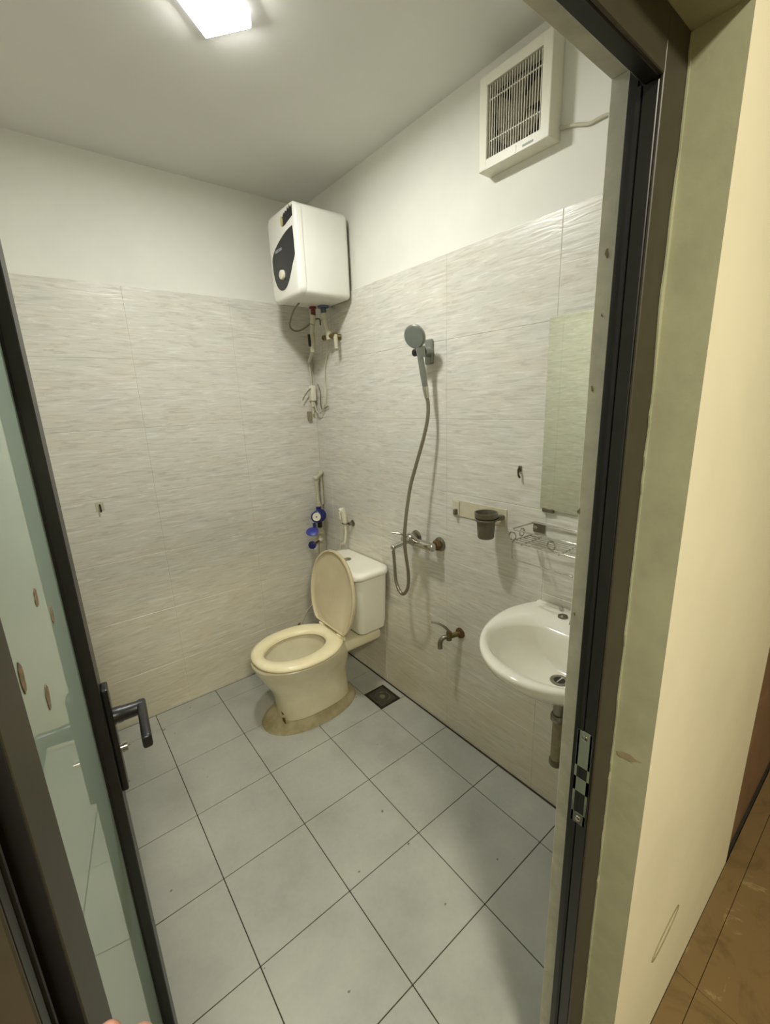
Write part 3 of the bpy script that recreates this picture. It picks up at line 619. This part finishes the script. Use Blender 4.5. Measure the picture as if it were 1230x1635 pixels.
mesh('water', rings(nb(), [rr(-.452, .104, .074, .2175, 2), rr(-.452, .104, .074, .219, 2)]), 'water', t, True)
bm = nb(); box(bm, -.29, -.03, TY-.095, KY+.10, .285, TZ-.03, .02, 3); mesh('rear_deck', bm, 'porcelain_dirty', t, True)
bm = nb(); rings(bm, [[v + Vector((0, .02, 0)) for v in rr(-.425, .255, .158, 0, 2.2)], [v + Vector((0, .018, 0)) for v in rr(-.424, .250, .154, .012, 2.2)], [v + Vector((0, .012, 0)) for v in rr(-.418, .236, .136, .028, 2.3)], rr(-.408, .206, .110, .045, 2.5)]); mesh('cement_bedding', bm, 'cement', t, True)
for k, (y, z, s) in enumerate([(-.535, .055, 1), (-.515, .085, .8)]):
    splat(t, 'rust_streak', 'rust', (-.603+k*.004, y, z), (.4, -1, 0), (0, .25, 1), .007*s, .018*s, 40+k, .003, 9, .45)
# seat ring
def seat_ring(cx, a, b_, z, p=2.15): return [Vector((v.x, v.y, z)) for v in sell(cx, TY, z, a, b_, 56, p)]
bm = nb()
rs = [seat_ring(-.472, .222, .186, TZ-.010), seat_ring(-.472, .226, .190, TZ-.004), seat_ring(-.472, .224, .188, TZ+.006), seat_ring(-.474, .206, .170, TZ+.014),
      seat_ring(-.484, .166, .126, TZ+.013, 2), seat_ring(-.486, .156, .115, TZ+.004, 2), seat_ring(-.486, .154, .113, TZ-.008, 2)]
rings(bm, rs+[rs[0]], False, False); mesh('seat', bm, 'seat', t, True, angle=60)
for y in (TY-.085, TY+.085):
    bm = nb(); cyl(bm, (-.285, y-.018, TZ+.018), (-.285, y+.018, TZ+.018), .010, n=16); box(bm, -.300, -.262, y-.014, y+.014, TZ-.012, TZ+.012, .003, 2); mesh('hinge', bm, 'seat', t, True)
# raised lid: shell built flat then rotated up about the hinge
LT = math.radians(98)
def lidpt(u, v, wv):   # u: from the hinge outwards, v: sideways, w: thickness (towards the bowl side when raised)
    return Vector((-.285 - u*math.cos(LT) - wv*math.sin(LT), TY+v, TZ+.022 + u*math.sin(LT) - wv*math.cos(LT)))
def lidring(k, wv, n=56):
    out = []
    for i in range(n):
        a = 2*PI*i/n; c, s = math.cos(a), math.sin(a)
        uu = .180 + .230*k*c; wid = .203*k
        if uu < .004*(2-k)*3: uu = .012*(2-k)
        out.append(lidpt(uu, wid*s+.008, wv))
    return out
bm = nb(); rings(bm, [lidring(.93, -.014), lidring(.985, -.010), lidring(1.0, -.002), lidring(1.0, .008), lidring(.965, .009), lidring(.945, .0), lidring(.85, -.002)])
mesh('lid', bm, 'lid', t, True, angle=60)
# cistern
bm = nb()
def trr(x0, x1, y0, y1, z, r): return [Vector((v.y, v.z, z)) for v in rrect(0, x0, x1, y0, y1, r)]
rings(bm, [trr(-.175, -.012, KY-.160, KY+.160, .362, .03), trr(-.188, -.010, KY-.175, KY+.175, .41, .035), trr(-.200, -.008, KY-.196, KY+.196, .672, .04)])
mesh('cistern', bm, 'porcelain', t, True)
bm = nb()
rings(bm, [trr(-.206, -.006, KY-.200, KY+.200, .671, .04), trr(-.216, -.004, KY-.208, KY+.208, .676, .045), trr(-.217, -.004, KY-.209, KY+.209, .694, .045), trr(-.208, -.008, KY-.201, KY+.201, .705, .04), trr(-.18, -.03, KY-.175, KY+.175, .707, .03)])
mesh('cistern_lid', bm, 'porcelain', t, True, angle=60)
mesh('flush_button', lathe(nb(), (-.11, KY+.03, .7065), (0, 0, 1), [(0, .022), (.004, .021)], 20), 'chrome', t, True)
t = thing('toilet_supply_hose', 'thin supply hose behind the toilet running up towards the cistern', 'hose', (-.2, -.1, .3))
mesh('hose', tube(nb(), [(-.225, -.014, .205), (-.205, -.04, .27), (-.180, -.07, .33), (-.150, -.14, .375), (-.12, -.24, .372)], .005, 8), 'cable_w', t, True)
mesh('wall_nut', lathe(nb(), (-.227, 0, .200), (0, -1, 0), [(0, .014), (.016, .012)], 12), 'brass', t, True)

# --- floor drain
t = thing('floor_drain', 'square dark metal floor drain beside the right wall', 'drain', (-.1, -.65, 0))
bm = nb(); D0, D1, D2, D3 = -.1635, -.0370, -.7245, -.5750
bw_ = .012
box(bm, D0, D1, D2, D2+bw_, -.008, -.0005, .001, 1); box(bm, D0, D1, D3-bw_, D3, -.008, -.0005, .001, 1); box(bm, D0, D0+bw_, D2, D3, -.008, -.0007, .001, 1); box(bm, D1-bw_, D1, D2, D3, -.008, -.0007, .001, 1)
mesh('frame', bm, 'steel_dark', t)
mesh('pan', box(nb(), D0+.006, D1-.006, D2+.006, D3-.006, -.0085, -.0055), 'steel_dark', t)
dc = ((D0+D1)/2, (D2+D3)/2)
mesh('cover_ring', lathe(nb(), (dc[0], dc[1], -.0056), (0, 0, 1), [(0, .046), (.003, .045), (.0035, .036), (.001, .034)], 32), 'steel_dull', t, True)
mesh('outlet', lathe(nb(), (dc[0], dc[1], -.0054), (0, 0, 1), [(0, .033), (.0008, .032)], 28), 'rubber', t, True)
mesh('centre_cap', lathe(nb(), (dc[0], dc[1], -.0048), (0, 0, 1), [(0, .017), (.003, .016), (.004, .008)], 20), 'chrome', t, True)

# --- wash basin
BY = -1.668; BZ = .815
t = thing('wash_basin', 'white wall hung wash basin at the right edge of the doorway', 'basin', (-.2, BY, .8))
def dring(front, hw, wallhw, z, back=-.004, n=40, cx=-.135):
    """D-shaped outline: half ellipse to the front, tapering to the wall"""
    out = []
    for i in range(n+1):
        a = -PI/2 + PI*i/n
        x = cx - (abs(front)-abs(cx))*abs(math.cos(a))**.95; out.append(Vector((x, BY + hw*math.sin(a), z)))
    for k in range(1, 7):
        s = k/6; out.append(Vector((cx + (back-cx)*s, BY + hw + (wallhw-hw)*s**1.6, z)))
    for k in range(0, 6):
        s = 1-k/6; out.append(Vector((cx + (back-cx)*s, BY - hw - (wallhw-hw)*s**1.6, z)))
    return out
def bring(front, back, hw, z, n=52, p=2.2):
    cx = (front+back)/2; a = abs(front-back)/2; base = sell(cx, BY, z, a, hw, n, p); return base
N = 40
o_r = [dring(-.22, .10, .09, .665, cx=-.08), dring(-.30, .155, .12, .690, cx=-.10), dring(-.385, .205, .165, .735, cx=-.12), dring(-.437, .229, .190, .780), dring(-.450, .236, .198, BZ-.012), dring(-.448, .235, .197, BZ-.003), dring(-.438, .227, .190, BZ)]
nn = len(o_r[0])
def inner_like(front, back, hw, z):
    cx = (front+back)/2; a = abs(front-back)/2; out = []
    for v in o_r[-1]:
        ang = math.atan2((v.y-BY)/.226, (v.x+.235)/.20); out.append(Vector((cx + a*math.cos(ang), BY + hw*math.sin(ang), z)))
    return out
i_r = [inner_like(-.410, -.112, .190, BZ-.004), inner_like(-.400, -.118, .182, BZ-.018), inner_like(-.370, -.122, .165, BZ-.06), inner_like(-.325, -.125, .125, BZ-.105), inner_like(-.265, -.130, .075, BZ-.128), inner_like(-.215, -.165, .025, BZ-.134)]
bm = nb(); rings(bm, o_r+i_r); mesh('bowl', bm, 'porcelain', t, True, angle=70)
mesh('back_ledge', box(nb(), -.020, -.001, BY-.196, BY+.196, BZ-.03, BZ+.004, .004, 3), 'porcelain', t, True)
dr = mesh('drain', lathe(nb(), (-.19, BY, BZ-.1345), (0, 0, 1), [(0, .028), (.003, .027), (.004, .019), (.002, .017)], 26), 'steel_dull', t, True)
mesh('drain_hole', lathe(nb(), (-.19, BY, BZ-.1325), (0, 0, 1), [(0, .0165), (.0008, .016)], 20), 'rubber', dr, True)
mesh('drain_cross', box(nb(), -.206, -.174, BY-.002, BY+.002, BZ-.132, BZ-.1305), 'chrome', dr)
t2 = thing('basin_tap', 'chrome tap on the back ledge of the wash basin', 'tap', (-.06, BY, BZ))
bm = nb(); lathe(bm, (-.062, BY, BZ-.004), (0, 0, 1), [(0, .024), (.006, .023), (.010, .018), (.055, .017), (.060, .012)], 22); mesh('body', bm, 'chrome', t2, True)
mesh('spout', tube(nb(), [(-.062, BY, BZ+.035), (-.095, BY, BZ+.050), (-.130, BY, BZ+.045), (-.140, BY, BZ+.030)], .010, 12), 'chrome', t2, True)
mesh('lever', tube(nb(), [(-.062, BY, BZ+.060), (-.075, BY, BZ+.075), (-.115, BY, BZ+.088)], .006, 10), 'chrome', t2, True)
single('tap_hole_cap', lathe(nb(), (-.055, -1.592, BZ-.002), (0, 0, 1), [(0, .016), (.006, .015), (.010, .006)], 18), 'steel_dull', 'small chrome cap on the basin ledge left of its tap', 'cap', smooth=True)
single('basin_bolt', lathe(nb(), (-.02, -1.565, BZ+.008), (-.5, 0, 1), [(0, .007), (.006, .0065), (.009, .003)], 14), 'chrome', 'small chrome bolt at the back edge of the wash basin', 'bolt', smooth=True)
t = thing('basin_waste_pipe', 'grey brown waste pipe hanging straight down under the wash basin', 'pipe', (-.17, BY, .4))
mesh('tail_pipe', cyl(nb(), (-.180, BY, .672), (-.180, BY, .545), .0175), 'steel_dull', t, True)
mesh('nut', lathe(nb(), (-.180, BY, .56), (0, 0, -1), [(0, .021), (.006, .024), (.020, .024), (.026, .020)], 22), 'steel_dull', t, True)
mesh('lower_pipe', cyl(nb(), (-.180, BY, .535), (-.180, BY, .37), .0165), 'pencil', t, True)
mesh('lower_collar', lathe(nb(), (-.180, BY, .395), (0, 0, -1), [(0, .017), (.004, .020), (.018, .020), (.024, .017)], 22), 'cup', t, True)

# --- mirror
t = thing('wall_mirror', 'tall frameless mirror on the tiled wall above the wire shelf', 'mirror', (0, -1.6, 1.44))
mesh('glass', box(nb(), -.0095, -.0045, -1.86, -1.460, 1.148, 1.742, .001, 1), 'mirror', t)
mesh('backing', box(nb(), -.0044, -.0002, -1.859, -1.461, 1.149, 1.741), 'steel_dark', t)
for y in (-1.49, -1.83): mesh('clip', box(nb(), -.0125, -.0002, y-.02, y+.02, 1.138, 1.152, .002, 2), 'steel_dull', t)

# --- wire shelf
SY0, SY1, SXF = -1.80, -1.430, -.122
t = thing('wire_shelf', 'chrome wire shelf with a guard rail between mirror and basin', 'shelf', (0, -1.6, 1.05))
bm = nb()
for z in (1.092, 1.050):
    tube(bm, [(-.006, SY1-.006, z), (SXF+.012, SY1, z), (SXF, SY1-.012, z), (SXF, SY0, z), (-.006, SY0, z)], .0026, 8, False)
tube(bm, [(SXF, SY1-.006, 1.052), (SXF, SY1-.008, .995), (SXF, SY1-.03, .990), (SXF, SY0+.03, .990), (SXF, SY0, 1.05)], .0024, 8, False)
mesh('guard_rail', bm, 'chrome', t, True)
mesh('back_rail', tube(nb(), [(-.008, SY1-.01, 1.094), (-.008, SY0, 1.094)], .0028, 8, False), 'chrome', t, True)
for k in range(6):
    x = -.018 - k*.0185
    mesh('shelf_wire', tube(nb(), [(x, SY1-.002, 1.048), (x, SY0, 1.048)], .0018, 6, False), 'chrome', t, True)
for y in (-1.47, -1.60, -1.73): mesh('cross_wire', tube(nb(), [(-.006, y, 1.046), (SXF, y, 1.046)], .0022, 6, False), 'chrome', t, True)
for y in (-1.452, -1.76): 
    mesh('wall_plate', box(nb(), -.006, -.0003, y-.028, y+.016, 1.060, 1.096, .002, 2), 'steel_dull', t)
    mesh('screw_cap', lathe(nb(), (-.006, y+.004, 1.079), (-1, 0, 0), [(0, .008), (.004, .006)], 14), 'chrome', t, True)
for c in ((SXF, -1.575, 1.070), (SXF, -1.436, 1.070)):
    mesh('ring_ornament', torus(nb(), c, (1, 0, 0), .013, .0024, 20, 6), 'chrome', t, True)
mesh('ring_ornament', torus(nb(), (-.065, SY1-.003, 1.070), (0, 1, 0), .013, .0024, 20, 6), 'chrome', t, True)

# --- cup and its strip holder
t = thing('cup_holder', 'yellowed clear plastic holder strip with hook on the tiles', 'holder', (0, -1.19, 1.08))
mesh('strip', box(nb(), -.004, -.0002, -1.325, -1.062, 1.052, 1.118, .0015, 2), 'beige_clear', t)
mesh('peg', box(nb(), -.022, -.004, -1.092, -1.078, 1.058, 1.082, .004, 3), 'cup', t, True)
mesh('peg_base', box(nb(), -.008, -.004, -1.100, -1.066, 1.055, 1.114, .002, 2), 'beige_clear', t)
bm = nb(); box(bm, -.040, -.004, -1.318, -1.296, 1.080, 1.096, .003, 2); mesh('arm', bm, 'cup', t, True)
mesh('ring', torus(nb(), (-.072, -1.287, 1.088), (0, 0, 1), .0385, .0035), 'cup', t, True)
t = thing('tumbler', 'smoky brown plastic tumbler hanging in the holder strip', 'cup', (-.072, -1.287, 1.02))
bm = lathe(nb(), (-.072, -1.287, 1.018), (0, 0, 1), [(0, .026), (.003, .029), (.075, .0345), (.080, .041), (.097, .042), (.097, .0385), (.078, .033), (.006, .027)], 36); mesh('body', bm, 'cup', t, True)

# --- hooks
t = thing('broken_hook', 'small dark broken hook on the tiles left of the mirror', 'hook', (0, -1.372, 1.27))
bm = box(nb(), -.006, 0, -1.378, -1.366, 1.262, 1.282, .002, 2); mesh('base', bm, 'steel_dull', t, True)
mesh('prong', tube(nb(), [(-.005, -1.372, 1.276), (-.014, -1.374, 1.268), (-.014, -1.376, 1.250), (-.008, -1.377, 1.242)], .0035, 8), 'steel_dark', t, True)
t = thing('wall_hook', 'small adhesive hook alone on the left tiled wall', 'hook', (-1.122, 0, 1.11))
mesh('pad', box(nb(), -1.138, -1.106, -.002, -.0002, 1.092, 1.130, .0008, 1), 'ppr', t)
mesh('prong', tube(nb(), [(-1.122, -.002, 1.118), (-1.122, -.014, 1.110), (-1.122, -.018, 1.096), (-1.122, -.012, 1.088)], .0035, 8), 'steel_dark', t, True)

# --- the photographer's hand at the bottom edge, two fingertips in view
def at(u, v, d): r = ray(u, v).normalized(); return CAM + r*d
def hand():
    t = thing('person', 'fingertips of a hand just showing at the bottom edge by the glass door', 'person', tuple(at(215, 1830, .40)))
    D = .40
    me = bpy.data.meshes.new('hand'); verts = []; edges = []; rad = []
    def add(p, r, par=None):
        verts.append(p); rad.append(r)
        if par is not None: edges.append((par, len(verts)-1))
        return len(verts)-1
    right = (RM @ Vector((1, 0, 0))); up = (RM @ Vector((0, 1, 0))); fwd = (RM @ Vector((0, 0, -1)))
    tip2 = at(219, 1646, D); o = tip2
    def q(a, b_, c=0): return o + right*a*.001 + up*b_*.001 + fwd*c*.001
    wr_ = add(q(8, -165, -30), .026); el = add(q(25, -300, -90), .034, wr_)
    palm = add(q(4, -125, -16), .034, wr_); pk = add(q(2, -95, -8), .036, palm)
    fingers = [(-33, -12, [(-30, -72), (-34, -40), (-36, -18), (-34, -6)]), (-12, 0, [(-12, -64), (-16, -32), (-18, -9), (-18, .5)]),
               (6, 0, [(6, -64), (3, -32), (1, -10), (0, -1)]), (24, 0, [(24, -70), (26, -42), (27, -24), (27, -12)])]
    tips = []
    for _, _, ch in fingers:
        pr = pk
        for k, (a, b_) in enumerate(ch): pr = add(q(a, b_, [-2, 6, 4, -2][k]), [.0105, .0092, .0085, .0070][k], pr)
        tips.append(verts[-1])
    pr = palm
    for k, (a, b_) in enumerate([(-22, -115), (-44, -92), (-56, -70), (-58, -56)]): pr = add(q(a, b_, -10), [.014, .012, .0105, .008][k], pr)
    c = Vector(t['_org'])
    me.from_pydata([tuple(v-c) for v in verts], edges, []); o_ = bpy.data.objects.new('hand', me); COL.objects.link(o_); o_.parent = t
    md = o_.modifiers.new('skin', 'SKIN')
    if not me.skin_vertices: bpy.context.view_layer.objects.active = o_
    sv = me.skin_vertices[0].data if me.skin_vertices else None
    if sv:
        for i, r in enumerate(rad): sv[i].radius = (r, r)
        sv[0].use_root = True
    sb = o_.modifiers.new('sub', 'SUBSURF'); sb.levels = 2; sb.render_levels = 2
    me.materials.append(M['skin'])
    dg = bpy.context.evaluated_depsgraph_get(); m2 = bpy.data.meshes.new_from_object(o_.evaluated_get(dg)); o_.modifiers.clear(); o_.data = m2
    for f in m2.polygons: f.use_smooth = True
    for p in tips[:]:
        n_ = ball(nb(), p - fwd*.0062 - up*.003, .0055, (1, 1, 1), 12, 8)
        bmesh.ops.scale(n_, vec=(.9, .9, 1), verts=n_.verts[:], space=Matrix.Translation(-p))
        mesh('fingernail', n_, 'nail', t, True)
hand()
for o in SC.objects:
    if '_org' in o: del o['_org']
